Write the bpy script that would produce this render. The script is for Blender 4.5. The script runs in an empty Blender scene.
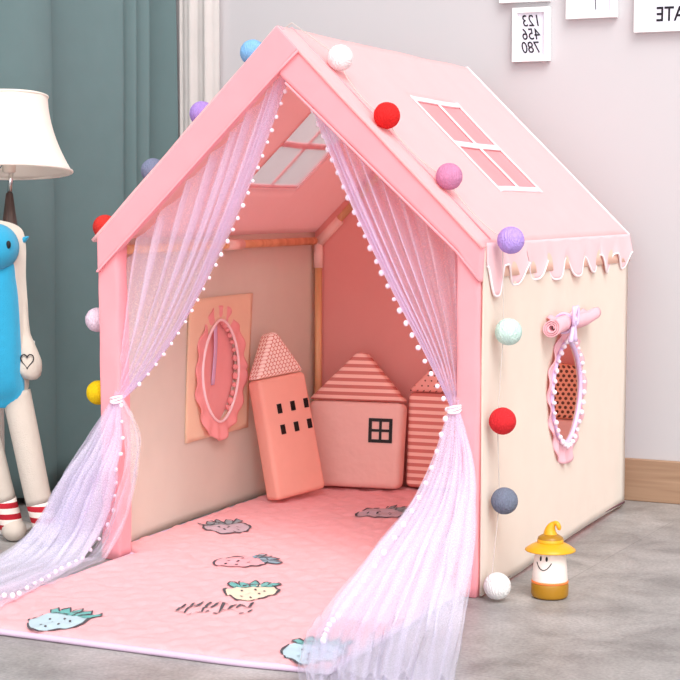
import bpy, bmesh, math, random
from mathutils import Vector, Matrix, Euler, noise
PI = math.pi
sin, cos = math.sin, math.cos
random.seed(7)
C = bpy.context.scene.collection
W, D, H, R = 1.011, 1.252, 0.8025, 1.30      # tent width, depth, eave and ridge height
K = (R - H) / (W / 2)                        # roof pitch


# ------------------------------------------------------------------ materials
def nmat(name):
    m = bpy.data.materials.new(name)
    m.use_nodes = True
    nt = m.node_tree
    nt.nodes.clear()
    out = nt.nodes.new('ShaderNodeOutputMaterial')
    return m, nt, out


def col4(c):
    def l(v):
        v = v / 255.0
        return v / 12.92 if v <= .04045 else ((v + .055) / 1.055) ** 2.4
    return (l(c[0]), l(c[1]), l(c[2]), 1)


def noise_col(nt, c, var, scale, detail=3):
    tc = nt.nodes.new('ShaderNodeTexCoord')
    n = nt.nodes.new('ShaderNodeTexNoise')
    n.inputs['Scale'].default_value = scale
    n.inputs['Detail'].default_value = detail
    nt.links.new(tc.outputs['Object'], n.inputs['Vector'])
    r = nt.nodes.new('ShaderNodeMixRGB')
    c = col4(c)
    r.inputs[1].default_value = tuple(v * (1 - var) for v in c[:3]) + (1,)
    r.inputs[2].default_value = tuple(min(1, v * (1 + var)) for v in c[:3]) + (1,)
    nt.links.new(n.outputs['Fac'], r.inputs[0])
    return r.outputs[0], n.outputs['Fac'], tc


def bump(nt, fac, strength, dist=.004):
    b = nt.nodes.new('ShaderNodeBump')
    b.inputs['Strength'].default_value = strength
    b.inputs['Distance'].default_value = dist
    nt.links.new(fac, b.inputs['Height'])
    return b.outputs['Normal']


def plain(name, c, rough=.6, spec=.3, metal=0, var=.04, scale=30, bmp=0.0, bdist=.002):
    m, nt, out = nmat(name)
    p = nt.nodes.new('ShaderNodeBsdfPrincipled')
    co, fac, tc = noise_col(nt, c, var, scale)
    nt.links.new(co, p.inputs['Base Color'])
    p.inputs['Roughness'].default_value = rough
    p.inputs['Specular IOR Level'].default_value = spec
    p.inputs['Metallic'].default_value = metal
    if bmp:
        nt.links.new(bump(nt, fac, bmp, bdist), p.inputs['Normal'])
    nt.links.new(p.outputs[0], out.inputs[0])
    return m


def fabric(name, c, trans=.3, tcol=None, weave=900, wr=.25, sheen=.0, alpha=None, var=.05):
    """woven cloth: diffuse + light coming through from behind, fine weave and soft creases as bump"""
    m, nt, out = nmat(name)
    co, fac, tc = noise_col(nt, c, var, 14)
    n2 = nt.nodes.new('ShaderNodeTexNoise')
    n2.inputs['Scale'].default_value = 9
    n2.inputs['Detail'].default_value = 4
    n2.inputs['Distortion'].default_value = .6
    nt.links.new(tc.outputs['Object'], n2.inputs['Vector'])
    n3 = nt.nodes.new('ShaderNodeTexNoise')
    n3.inputs['Scale'].default_value = weave
    nt.links.new(tc.outputs['Object'], n3.inputs['Vector'])
    b1 = nt.nodes.new('ShaderNodeBump')
    b1.inputs['Strength'].default_value = wr
    b1.inputs['Distance'].default_value = .012
    nt.links.new(n2.outputs['Fac'], b1.inputs['Height'])
    b2 = nt.nodes.new('ShaderNodeBump')
    b2.inputs['Strength'].default_value = .25
    b2.inputs['Distance'].default_value = .001
    nt.links.new(n3.outputs['Fac'], b2.inputs['Height'])
    nt.links.new(b1.outputs[0], b2.inputs['Normal'])
    d = nt.nodes.new('ShaderNodeBsdfDiffuse')
    d.inputs['Roughness'].default_value = .5
    nt.links.new(co, d.inputs['Color'])
    nt.links.new(b2.outputs[0], d.inputs['Normal'])
    sh = d.outputs[0]
    if trans:
        t = nt.nodes.new('ShaderNodeBsdfTranslucent')
        if tcol:
            t.inputs['Color'].default_value = col4(tcol)
        else:
            nt.links.new(co, t.inputs['Color'])
        mx = nt.nodes.new('ShaderNodeMixShader')
        mx.inputs[0].default_value = trans
        nt.links.new(sh, mx.inputs[1])
        nt.links.new(t.outputs[0], mx.inputs[2])
        sh = mx.outputs[0]
    if alpha is not None:
        tr = nt.nodes.new('ShaderNodeBsdfTransparent')
        mx = nt.nodes.new('ShaderNodeMixShader')
        mx.inputs[0].default_value = alpha
        nt.links.new(tr.outputs[0], mx.inputs[1])
        nt.links.new(sh, mx.inputs[2])
        sh = mx.outputs[0]
    nt.links.new(sh, out.inputs[0])
    return m


def wood(name, c1, c2, axis_scale=(1, 1, .06), scale=40, rough=.5):
    m, nt, out = nmat(name)
    p = nt.nodes.new('ShaderNodeBsdfPrincipled')
    tc = nt.nodes.new('ShaderNodeTexCoord')
    mp = nt.nodes.new('ShaderNodeMapping')
    mp.inputs['Scale'].default_value = axis_scale
    nt.links.new(tc.outputs['Object'], mp.inputs[0])
    n = nt.nodes.new('ShaderNodeTexNoise')
    n.inputs['Scale'].default_value = scale
    n.inputs['Detail'].default_value = 5
    n.inputs['Distortion'].default_value = .8
    nt.links.new(mp.outputs[0], n.inputs['Vector'])
    r = nt.nodes.new('ShaderNodeValToRGB')
    r.color_ramp.elements[0].position = .3
    r.color_ramp.elements[0].color = col4(c1)
    r.color_ramp.elements[1].position = .7
    r.color_ramp.elements[1].color = col4(c2)
    nt.links.new(n.outputs['Fac'], r.inputs[0])
    nt.links.new(r.outputs[0], p.inputs['Base Color'])
    p.inputs['Roughness'].default_value = rough
    nt.links.new(bump(nt, n.outputs['Fac'], .1), p.inputs['Normal'])
    nt.links.new(p.outputs[0], out.inputs[0])
    return m


def stripes(name, ca, cb, axis, period, duty=.5, trans=0.0):
    """printed cloth with straight stripes across one object axis"""
    m, nt, out = nmat(name)
    tc = nt.nodes.new('ShaderNodeTexCoord')
    sp = nt.nodes.new('ShaderNodeSeparateXYZ')
    nt.links.new(tc.outputs['Object'], sp.inputs[0])
    a = nt.nodes.new('ShaderNodeMath')
    a.operation = 'DIVIDE'
    a.inputs[1].default_value = period
    nt.links.new(sp.outputs[axis], a.inputs[0])
    f = nt.nodes.new('ShaderNodeMath')
    f.operation = 'FLOORED_MODULO'
    f.inputs[1].default_value = 1
    nt.links.new(a.outputs[0], f.inputs[0])
    g = nt.nodes.new('ShaderNodeMath')
    g.operation = 'GREATER_THAN'
    g.inputs[1].default_value = duty
    nt.links.new(f.outputs[0], g.inputs[0])
    mx = nt.nodes.new('ShaderNodeMixRGB')
    mx.inputs[1].default_value = col4(ca)
    mx.inputs[2].default_value = col4(cb)
    nt.links.new(g.outputs[0], mx.inputs[0])
    p = nt.nodes.new('ShaderNodeBsdfPrincipled')
    p.inputs['Roughness'].default_value = .85
    p.inputs['Specular IOR Level'].default_value = .1
    nt.links.new(mx.outputs[0], p.inputs['Base Color'])
    n = nt.nodes.new('ShaderNodeTexNoise')
    n.inputs['Scale'].default_value = 25
    nt.links.new(tc.outputs['Object'], n.inputs['Vector'])
    nt.links.new(bump(nt, n.outputs['Fac'], .25, .006), p.inputs['Normal'])
    nt.links.new(p.outputs[0], out.inputs[0])
    return m


def dots(name, ca, cb, pitch, rad, swap=False):
    """printed cloth with a staggered dot grid in the object's front plane (x, z) and along its sides"""
    m, nt, out = nmat(name)
    tc = nt.nodes.new('ShaderNodeTexCoord')
    sp = nt.nodes.new('ShaderNodeSeparateXYZ')
    nt.links.new(tc.outputs['Object'], sp.inputs[0])

    def mth(op, a, b=None):
        n = nt.nodes.new('ShaderNodeMath')
        n.operation = op
        for i, v in enumerate((a, b)):
            if v is None:
                continue
            if isinstance(v, (int, float)):
                n.inputs[i].default_value = v
            else:
                nt.links.new(v, n.inputs[i])
        return n.outputs[0]
    row = mth('DIVIDE', sp.outputs[2], pitch * .8)
    ri = mth('FLOOR', row)
    off = mth('MULTIPLY', mth('FLOORED_MODULO', ri, 2), .5)
    hx = mth('ADD', sp.outputs[0], sp.outputs[1])
    cx = mth('FLOORED_MODULO', mth('ADD', mth('DIVIDE', hx, pitch), off), 1)
    cz = mth('FLOORED_MODULO', row, 1)
    dx = mth('SUBTRACT', cx, .5)
    dz = mth('MULTIPLY', mth('SUBTRACT', cz, .5), .8)
    d2 = mth('ADD', mth('MULTIPLY', dx, dx), mth('MULTIPLY', dz, dz))
    g = mth('LESS_THAN', d2, (rad / pitch) ** 2)
    mx = nt.nodes.new('ShaderNodeMixRGB')
    mx.inputs[1].default_value = col4(ca)
    mx.inputs[2].default_value = col4(cb)
    nt.links.new(g, mx.inputs[0])
    p = nt.nodes.new('ShaderNodeBsdfPrincipled')
    p.inputs['Roughness'].default_value = .85
    p.inputs['Specular IOR Level'].default_value = .1
    nt.links.new(mx.outputs[0], p.inputs['Base Color'])
    nt.links.new(p.outputs[0], out.inputs[0])
    return m


def floor_mat():
    m, nt, out = nmat('grey_stone_floor')
    tc = nt.nodes.new('ShaderNodeTexCoord')
    mp = nt.nodes.new('ShaderNodeMapping')
    mp.inputs['Location'].default_value = (-.52, -.33, 0)
    mp.inputs['Rotation'].default_value = (0, 0, math.radians(4))
    nt.links.new(tc.outputs['Object'], mp.inputs[0])
    br = nt.nodes.new('ShaderNodeTexBrick')
    br.offset = .5
    br.inputs['Scale'].default_value = 1
    br.inputs['Brick Width'].default_value = 1.2
    br.inputs['Row Height'].default_value = .84
    br.inputs['Mortar Size'].default_value = .0015
    br.inputs['Mortar Smooth'].default_value = .2
    br.inputs['Color1'].default_value = (.80, .80, .80, 1)
    br.inputs['Color2'].default_value = (1, 1, 1, 1)
    br.inputs['Mortar'].default_value = (.62, .62, .62, 1)
    nt.links.new(mp.outputs[0], br.inputs['Vector'])
    n1 = nt.nodes.new('ShaderNodeTexNoise')
    n1.inputs['Scale'].default_value = 5
    n1.inputs['Detail'].default_value = 8
    n1.inputs['Roughness'].default_value = .68
    n1.inputs['Distortion'].default_value = .5
    nt.links.new(tc.outputs['Object'], n1.inputs['Vector'])
    n2 = nt.nodes.new('ShaderNodeTexNoise')
    n2.inputs['Scale'].default_value = 130
    n2.inputs['Detail'].default_value = 4
    nt.links.new(tc.outputs['Object'], n2.inputs['Vector'])
    r = nt.nodes.new('ShaderNodeValToRGB')
    r.color_ramp.elements[0].position = .28
    r.color_ramp.elements[0].color = col4((124, 120, 118))
    r.color_ramp.elements[1].position = .72
    r.color_ramp.elements[1].color = col4((190, 186, 184))
    nt.links.new(n1.outputs['Fac'], r.inputs[0])
    mx = nt.nodes.new('ShaderNodeMixRGB')
    mx.blend_type = 'OVERLAY'
    mx.inputs[0].default_value = .45
    nt.links.new(r.outputs[0], mx.inputs[1])
    nt.links.new(n2.outputs['Fac'], mx.inputs[2])
    m2 = nt.nodes.new('ShaderNodeMixRGB')
    m2.blend_type = 'MULTIPLY'
    m2.inputs[0].default_value = 1
    nt.links.new(mx.outputs[0], m2.inputs[1])
    nt.links.new(br.outputs['Color'], m2.inputs[2])
    p = nt.nodes.new('ShaderNodeBsdfPrincipled')
    p.inputs['Roughness'].default_value = .38
    p.inputs['Specular IOR Level'].default_value = .35
    nt.links.new(m2.outputs[0], p.inputs['Base Color'])
    nt.links.new(bump(nt, n2.outputs['Fac'], .08, .002), p.inputs['Normal'])
    nt.links.new(p.outputs[0], out.inputs[0])
    return m


def plush(name, c, var=.1):
    m, nt, out = nmat(name)
    co, fac, tc = noise_col(nt, c, var, 55, 5)
    n = nt.nodes.new('ShaderNodeTexNoise')
    n.inputs['Scale'].default_value = 420
    n.inputs['Detail'].default_value = 3
    nt.links.new(tc.outputs['Object'], n.inputs['Vector'])
    p = nt.nodes.new('ShaderNodeBsdfPrincipled')
    p.inputs['Roughness'].default_value = 1
    p.inputs['Specular IOR Level'].default_value = .05
    p.inputs['Sheen Weight'].default_value = .25
    nt.links.new(co, p.inputs['Base Color'])
    nt.links.new(bump(nt, n.outputs['Fac'], .6, .006), p.inputs['Normal'])
    nt.links.new(p.outputs[0], out.inputs[0])
    return m


def tulle_mat(name, c, lo, hi, sc=(1, 1, 1)):
    """fine net: partly open mesh, thread density varies softly"""
    m, nt, out = nmat(name)
    tc = nt.nodes.new('ShaderNodeTexCoord')
    n = nt.nodes.new('ShaderNodeTexNoise')
    n.inputs['Scale'].default_value = 600
    nt.links.new(tc.outputs['Object'], n.inputs['Vector'])
    r = nt.nodes.new('ShaderNodeMapRange')
    r.inputs['From Min'].default_value = .3
    r.inputs['From Max'].default_value = .7
    r.inputs['To Min'].default_value = lo
    r.inputs['To Max'].default_value = hi
    nt.links.new(n.outputs['Fac'], r.inputs['Value'])
    d = nt.nodes.new('ShaderNodeBsdfDiffuse')
    d.inputs['Color'].default_value = col4(c)
    t = nt.nodes.new('ShaderNodeBsdfTranslucent')
    t.inputs['Color'].default_value = col4(c)
    a = nt.nodes.new('ShaderNodeMixShader')
    a.inputs[0].default_value = .35
    nt.links.new(d.outputs[0], a.inputs[1])
    nt.links.new(t.outputs[0], a.inputs[2])
    tr = nt.nodes.new('ShaderNodeBsdfTransparent')
    b = nt.nodes.new('ShaderNodeMixShader')
    nt.links.new(r.outputs[0], b.inputs[0])
    nt.links.new(tr.outputs[0], b.inputs[1])
    nt.links.new(a.outputs[0], b.inputs[2])
    nt.links.new(b.outputs[0], out.inputs[0])
    return m


M = dict(
    wall=plain('white_wall_paint', (190, 187, 190), .9, .1, var=.015, scale=3),
    floor=floor_mat(),
    base=wood('brown_baseboard_wood', (150, 118, 94), (170, 138, 112), (.05, 1, 1), 60),
    pink=fabric('light_pink_canvas', (255, 228, 233), .56, (255, 206, 200)),
    trim=fabric('pink_canvas_trim', (248, 173, 181), .15),
    coral=fabric('coral_pink_canvas', (255, 206, 200), .45, (255, 200, 192)),
    cream=fabric('cream_canvas', (236, 232, 224), .38, (255, 232, 208)),
    valance=fabric('pale_pink_valance', (252, 210, 215), .25),
    lining=fabric('peach_lining', (253, 212, 194), .25),
    hem_shade=plain('maroon_gap_shade', (104, 66, 74), .9, .1),  # dark colour for the painted shade below the right wall
    bar=plain('pale_pink_tape', (252, 222, 228), .8, .1),
    edge=plain('white_pink_edging', (252, 236, 240), .8, .1),
    patch=fabric('peach_patch', (255, 232, 206), .3),
    ruffle=fabric('salmon_ruffle', (255, 190, 190), .25, wr=.6),
    ruffleout=fabric('light_pink_ruffle', (250, 200, 210), .25, wr=.6),
    lilac=plain('lilac_ribbon', (222, 196, 232), .5, .3),
    pom=plain('white_pompom', (246, 230, 240), 1, .05, bmp=.5, scale=300),
    pole=wood('pine_pole', (218, 170, 118), (244, 206, 160)),
    plastic=plain('white_plastic_connector', (244, 216, 206), .35, .5),
    tulle=tulle_mat('lavender_tulle', (242, 234, 255), .20, .46),
    tullelow=tulle_mat('white_lavender_tulle', (244, 241, 255), .16, .42),
    net=fabric('fine_pink_net', (253, 192, 200), .4, alpha=.74),
    netw=fabric('fine_white_net', (240, 228, 230), .5, alpha=.5),
    frame=plain('white_frame', (238, 238, 238), .4, .4, var=.01),
    paper=plain('white_paper', (222, 222, 234), .8, .1, var=.01),
    ink=plain('dark_ink', (40, 38, 44), .8, .1),
    teal=fabric('teal_curtain_cloth', (110, 131, 133), .04, weave=500, wr=.1),
    sheer=fabric('white_sheer_cloth', (238, 234, 232), .4, wr=.1, alpha=.93),
    cord=plain('beige_cord', (196, 184, 178), .7, .2),
    tower=plain('orange_pink_velour', (244, 186, 170), .9, .1, bmp=.3, scale=20, bdist=.01),
    house=plain('dusty_pink_velour', (238, 200, 192), .9, .1, bmp=.35, scale=14, bdist=.015),
    toyblue=plush('blue_plush', (50, 160, 200), .06),
    toywhite=plush('white_plush', (212, 200, 188), .04),
    rug=plush('pink_plush_rug', (253, 180, 186), .1),
    bind=plain('lilac_binding', (214, 190, 214), .6, .2),
    yellow=plain('yellow_plastic', (226, 164, 30), .35, .4, var=.02),
    ochre=plain('ochre_plastic', (166, 118, 24), .35, .4, var=.02),
    milk=plain('milky_white_plastic', (244, 230, 222), .4, .4, var=.02),
    orange=plain('orange_rim', (240, 130, 70), .5, .3),
    black=plain('black', (26, 24, 26), .5, .3),
    shade=fabric('white_lampshade_cloth', (250, 244, 238), .35, weave=400, wr=.02),
    chrome=plain('chrome', (225, 225, 225), .2, .5, metal=1, var=.01),
    dark=wood('dark_brown_wood', (58, 44, 42), (92, 72, 66)),
    bulb=plain('frosted_bulb', (238, 226, 214), .3, .5),
    tablew=plain('white_lacquer', (240, 240, 238), .4, .4),
)


# ------------------------------------------------------------------ geometry helpers
def mk(name, verts, faces, mat, parent=None, smooth=False, mids=None, world=True):
    """one mesh object; world coordinates are turned into the parent thing's own frame"""
    me = bpy.data.meshes.new(name)
    if parent is not None and world:
        inv = XF[root(parent).name].inverted()
        verts = [inv @ Vector(v) for v in verts]
    me.from_pydata([tuple(v) for v in verts], [], faces)
    mats = mat if isinstance(mat, (list, tuple)) else [mat]
    for m in mats:
        me.materials.append(M[m] if isinstance(m, str) else m)
    if mids:
        for p, i in zip(me.polygons, mids):
            p.material_index = i
    if smooth:
        for p in me.polygons:
            p.use_smooth = True
    bm = bmesh.new()
    bm.from_mesh(me)
    bmesh.ops.recalc_face_normals(bm, faces=bm.faces)
    bm.to_mesh(me)
    bm.free()
    o = bpy.data.objects.new(name, me)
    C.objects.link(o)
    if parent is not None:
        o.parent = parent
    return o


XF = {}


def root(o):
    while o.parent is not None:
        o = o.parent
    return o


def thing(name, label, cat, loc=(0, 0, 0), rot=(0, 0, 0), group=None):
    o = bpy.data.objects.new(name, None)
    o.empty_display_size = .1
    C.objects.link(o)
    o.location = loc
    o.rotation_euler = rot
    XF[o.name] = Matrix.Translation(loc) @ Euler(rot).to_matrix().to_4x4()
    tag(o, label, cat, group)
    return o


def tag(o, label, cat, group=None):
    o['label'] = label
    o['category'] = cat
    if group:
        o['group'] = group
    return o


def structure(o):
    o['kind'] = 'structure'
    return o


def solid(o, t, off=0):
    s = o.modifiers.new('thickness', 'SOLIDIFY')
    s.thickness = t
    s.offset = off
    return o


def bev(o, w, n=3, ang=40):
    b = o.modifiers.new('bevel', 'BEVEL')
    b.width = w
    b.segments = n
    b.limit_method = 'ANGLE'
    b.angle_limit = math.radians(ang)
    return o


class MB:
    def __init__(s):
        s.v, s.f, s.m = [], [], []

    def add(s, v, f, mi=0):
        n = len(s.v)
        s.v += [tuple(p) for p in v]
        s.f += [tuple(i + n for i in q) for q in f]
        s.m += [mi] * len(f)
        return s

    def build(s, name, mat, parent=None, smooth=False, world=True):
        return mk(name, s.v, s.f, mat, parent, smooth, s.m, world)


def box(x0, x1, y0, y1, z0, z1):
    v = [(x, y, z) for x in (x0, x1) for y in (y0, y1) for z in (z0, z1)]
    f = [(0, 1, 3, 2), (4, 6, 7, 5), (0, 4, 5, 1), (2, 3, 7, 6), (0, 2, 6, 4), (1, 5, 7, 3)]
    return v, f


def prism(outline, y0, y1):
    """outline in (x, z) extruded along y"""
    n = len(outline)
    v = [(x, y0, z) for x, z in outline] + [(x, y1, z) for x, z in outline]
    f = [tuple(range(n)), tuple(range(2 * n - 1, n - 1, -1))]
    f += [(i, (i + 1) % n, n + (i + 1) % n, n + i) for i in range(n)]
    return v, f


def grid(fn, nu, nv, closed=False):
    v = [fn(i / (nu if closed else nu - 1), j / (nv - 1)) for j in range(nv) for i in range(nu)]
    f = []
    for j in range(nv - 1):
        for i in range(nu if closed else nu - 1):
            a, b = j * nu + i, j * nu + (i + 1) % nu
            f.append((a, b, b + nu, a + nu))
    return v, f


def tube(pts, r, n=10, caps=True):
    pts = [Vector(p) for p in pts]
    N = len(pts)
    rr = r if isinstance(r, (list, tuple)) else [r] * N
    v, f = [], []
    up = None
    for i, p in enumerate(pts):
        t = (pts[min(i + 1, N - 1)] - pts[max(i - 1, 0)]).normalized()
        if up is None:
            up = Vector((0, 0, 1)) if abs(t.z) < .9 else Vector((1, 0, 0))
        a = t.cross(up).normalized()
        up = a.cross(t).normalized()
        for k in range(n):
            an = 2 * PI * k / n
            v.append(p + (a * cos(an) + up * sin(an)) * rr[i])
    for i in range(N - 1):
        for k in range(n):
            a, b = i * n + k, i * n + (k + 1) % n
            f.append((a, b, b + n, a + n))
    if caps:
        f.append(tuple(range(n - 1, -1, -1)))
        f.append(tuple(range((N - 1) * n, N * n)))
    return v, f


def lathe(profile, n=32, c=(0, 0, 0)):
    """profile of (r, z)"""
    v, f = [], []
    for r, z in profile:
        for k in range(n):
            a = 2 * PI * k / n
            v.append((c[0] + max(r, 1e-4) * cos(a), c[1] + max(r, 1e-4) * sin(a), c[2] + z))
    for i in range(len(profile) - 1):
        for k in range(n):
            a, b = i * n + k, i * n + (k + 1) % n
            f.append((a, b, b + n, a + n))
    f.append(tuple(range(n)))
    f.append(tuple(range((len(profile) - 1) * n, len(profile) * n)))
    return v, f


def ball(c, r, nu=20, nv=12, sc=(1, 1, 1)):
    v, f = [], []
    for j in range(1, nv):
        ph = PI * j / nv
        for k in range(nu):
            a = 2 * PI * k / nu
            v.append((c[0] + r * sc[0] * sin(ph) * cos(a), c[1] + r * sc[1] * sin(ph) * sin(a), c[2] + r * sc[2] * cos(ph)))
    for j in range(nv - 2):
        for k in range(nu):
            a, b = j * nu + k, j * nu + (k + 1) % nu
            f.append((a, b, b + nu, a + nu))
    n = len(v)
    v += [(c[0], c[1], c[2] + r * sc[2]), (c[0], c[1], c[2] - r * sc[2])]
    for k in range(nu):
        f.append((n, (k + 1) % nu, k))
        f.append((n + 1, (nv - 2) * nu + k, (nv - 2) * nu + (k + 1) % nu))
    return v, f


def lerp(a, b, t):
    return a + (b - a) * t


def interp(pts, t):
    """piecewise linear / smooth lookup: pts = [(t, value...)]"""
    for i in range(len(pts) - 1):
        a, b = pts[i], pts[i + 1]
        if t <= b[0] or i == len(pts) - 2:
            k = (t - a[0]) / (b[0] - a[0])
            k = max(0, min(1, k))
            return [lerp(x, y, k) for x, y in zip(a[1:], b[1:])]


def spline(pts, t):
    """Catmull-Rom through the points, t in 0..1"""
    n = len(pts) - 1
    x = min(max(t, 0), 1) * n
    i = min(int(x), n - 1)
    k = x - i
    p0, p1, p2, p3 = (Vector(pts[max(0, min(n, i + d))]) for d in (-1, 0, 1, 2))
    return .5 * ((2 * p1) + (p2 - p0) * k + (2 * p0 - 5 * p1 + 4 * p2 - p3) * k * k + (3 * p1 - p0 - 3 * p2 + p3) * k ** 3)


def nz(x, y, z=0.0):
    return noise.noise(Vector((x, y, z)))


# ------------------------------------------------------------------ room
v, f = grid(lambda u, w: (lerp(-.8, 3.4, u), lerp(-4.2, 1.5, w), 0), 2, 2)
b = box(-.84, 3.4, -4.4, 1.5, -.06, 0)
structure(mk('floor', b[0], b[1], 'floor'))
b = box(-.84, 3.4, 1.37, 1.5, 0, 2.7)
structure(mk('wall_back', b[0], b[1], 'wall'))
b = box(-.84, -.72, -4.4, 1.37, 0, 2.7)
structure(mk('wall_left', b[0], b[1], 'wall'))
b = box(-.70, 3.4, 1.352, 1.37, 0, .128)
structure(bev(mk('baseboard_back', b[0], b[1], 'base'), .003, 2))

# ------------------------------------------------------------------ teal curtain
prof = [(-.62, -.15), (-.575, -.05), (-.61, .1), (-.57, .18), (-.60, .3), (-.635, .40), (-.60, .46), (-.555, .55), (-.562, .66),
        (-.635, .70), (-.625, .80), (-.585, .95), (-.562, 1.05), (-.60, 1.085), (-.565, 1.125), (-.605, 1.15),
        (-.570, 1.20), (-.625, 1.225), (-.650, 1.26), (-.615, 1.31), (-.548, 1.335)]


def curt(u, w):
    p = spline([(a, b_, 0) for a, b_ in prof], u)
    z = lerp(.025, 2.45, w)
    k = 1 + .25 * (1 - w)
    return (-.6 - .028 * min(1, max(0, (1.28 - p.y) / .3)) + (p.x + .6) * k * .9 + .006 * nz(p.y * 6, z * 1.5), p.y + .004 * sin(z * 2 + p.y * 9), z)


v, f = grid(curt, 220, 30)
tc = thing('window_curtain', 'teal floor-length curtain hanging in deep folds along the left wall', 'curtain', (-.6, .5, 0))
solid(mk('curtain_panel', v, f, 'teal', tc, True), .004)
v, f = tube([(-.6, -.4, 2.47), (-.6, 1.34, 2.47)], .014)
mk('curtain_rod', v, f, 'frame', tc, True)

v, f = grid(lambda u, w: (lerp(-.536, -.388, u), 1.330 + .008 * sin(u * 15 + .5) + .003 * sin(u * 33), lerp(.03, 2.45, w)), 80, 12)
sc = mk('sheer_curtain', v, f, 'sheer', None, True)
solid(sc, .003)
tag(sc, 'narrow white sheer curtain between the teal curtain and the white wall', 'curtain')

# ------------------------------------------------------------------ tent
tent = thing('play_tent', 'pink and cream house-shaped play tent with gabled roof and tulle doorway', 'tent', (W / 2, D / 2, 0))
xm = W / 2


def zroof(x):
    return R - abs(x - xm) * K


# roof panels with skylights -------------------------------------------------
def roof_panel(side, win):
    """side +1 right, -1 left; win = (y0, y1, d0, d1): opening in (depth, distance from ridge in x)"""
    s = side
    ov = .004

    def P(y, d, up=0.0):
        n = up / math.sqrt(1 + K * K)
        sag = -.006 * sin(PI * min(max(y / D, 0), 1)) * sin(PI * min(max(d / xm, 0), 1))
        wr = .0035 * nz(y * 5, d * 7, s * 3.0)
        hgt = n + (sag + wr if up >= 0 else 0)
        return (xm + s * (d + n * K * .0), y, R - d * K + hgt)
    ys = [-.034, 0, .03] + [D * i / 40 for i in range(2, 41)] + [D + .003]
    ds = [(xm + ov) * i / 26 for i in range(27)]
    y0, y1, d0, d1 = win
    ys = sorted(set([y for y in ys if min(abs(y - y0), abs(y - y1)) > .01] + [y0, y1]))
    ds = sorted(set([d for d in ds if min(abs(d - d0), abs(d - d1)) > .008] + [d0, d1]))
    v = [P(y, d) for y in ys for d in ds]
    f = []
    for i in range(len(ys) - 1):
        for j in range(len(ds) - 1):
            yc, dc = (ys[i] + ys[i + 1]) / 2, (ds[j] + ds[j + 1]) / 2
            if y0 < yc < y1 and d0 < dc < d1:
                continue
            a = i * len(ds) + j
            f.append((a, a + 1, a + len(ds) + 1, a + len(ds)))
    o = solid(mk('roof_panel', v, f, 'pink', tent, True), .008, 0)
    # window net, frame and bars
    v, f = grid(lambda u, w: P(lerp(y0 - .005, y1 + .005, u), lerp(d0 - .005, d1 + .005, w), 0.001), 12, 12)
    pane = mk('mesh_pane', v, f, 'net' if s > 0 else 'netw', o, True)
    mb = MB()
    t = .0095
    for (a, b_, c, e) in ((y0 - t * .7, y0 + t * .3, d0 - t, d1 + t), (y1 - t * .3, y1 + t * .7, d0 - t, d1 + t),
                         (y0 - t * .7, y1 + t * .7, d0 - t * .8, d0 + .004), (y0 - t * .7, y1 + t * .7, d1 - .004, d1 + t * .8),
                         ((y0 + y1) / 2 - .006, (y0 + y1) / 2 + .006, d0, d1), (y0, y1, (d0 + d1) / 2 - .007, (d0 + d1) / 2 + .007)):
        top, ff = grid(lambda u, w: P(lerp(a, b_, u), lerp(c, e, w), .009), 6, 6)
        mb.add(top, ff)
    solid(mb.build('skylight_bars', 'bar' if s > 0 else 'trim', o), .003, 0)
    return o


rr = roof_panel(+1, (.465, .80, .145, .375))
rl = roof_panel(-1, (.49, .83, .14, .366))
# stitched seam that runs beside the front edge of the roof
for s in (1, -1):
    pts = [(xm + s * d, .045, R - d * K + .006) for d in (0, .1, .2, .3, .4, .5)]
    v, f = tube(pts, .0022, 6)
    mk('seam', v, f, 'trim', tent, True)
    pts = [(xm + s * d, D + .003, R - d * K + .004) for d in (0, .1, .2, .3, .4, xm + .003)]
    v, f = tube(pts, .004, 8)
    mk('edge_piping', v, f, 'bar', tent, True)

# gable trim bands ------------------------------------------------------------
OFF = .098


def rake_strip(s, d_in, d_out, y0, y1, cut):
    """padded band under the front roof edge"""
    nu, nv = 40, 9

    def fn(u, w):
        d = lerp(d_in, d_out, u)
        top = R - d * K + .004
        off = lerp(OFF + .006, OFF - .022, max(0, d) / xm)
        z = top - off * w
        if d < 0:
            top = R + d * K + .004
            z = top - off * w
        y = y0 - .010 * math.sqrt(max(0, 1 - (2 * w - 1) ** 2)) - .002 * nz(d * 14, w * 3, s)
        return (xm + s * d, y, z)
    return fn, nu, nv


def band(s, cross):
    pts = []
    mb = MB()
    if cross:       # this band runs on past the ridge and covers the end of the other
        outl = [(.009, zroof(.006)), (xm, R + .006), (xm + .056, R - .056 * K + .004), (xm + .002, R - OFF - .006),
                (.020, zroof(.020) - OFF + .008), (.010, .718)]
        y0, y1 = -.036, -.006
    else:
        outl = [(xm - .01, R), (xm + .03, R - .03 * K), (W + .004, zroof(W + .003)), (W - .001, .716), (W - .018, .724), (W - .06, zroof(W - .06) - OFF + .024), (xm, R - OFF - .01)]
        y0, y1 = -.030, -.002
    v, f = prism(outl, y0, y1)
    o = mk('gable_trim', v, f, 'trim', tent)
    bev(o, .009, 3, 30)
    # piping along the lower edge
    if cross:
        p = [(xm + .056, y0 - .001, R - .056 * K), (xm + .002, y0 - .001, R - OFF - .006), (.012, y0 - .001, zroof(.012) - OFF + .008), (.012, y0 - .001, .722)]
    else:
        p = [(xm + .02, y0 - .001, R - OFF - .03), (W - .06, y0 - .001, zroof(W - .06) - OFF + .024), (W - .004, y0 - .001, .722)]
    v, f = tube(p, .003, 6)
    mk('piping', v, f, 'trim', o, True)
    return o


band(1, False)
band(-1, True)

# front posts (pole in a pink sleeve) -----------------------------------------


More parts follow.
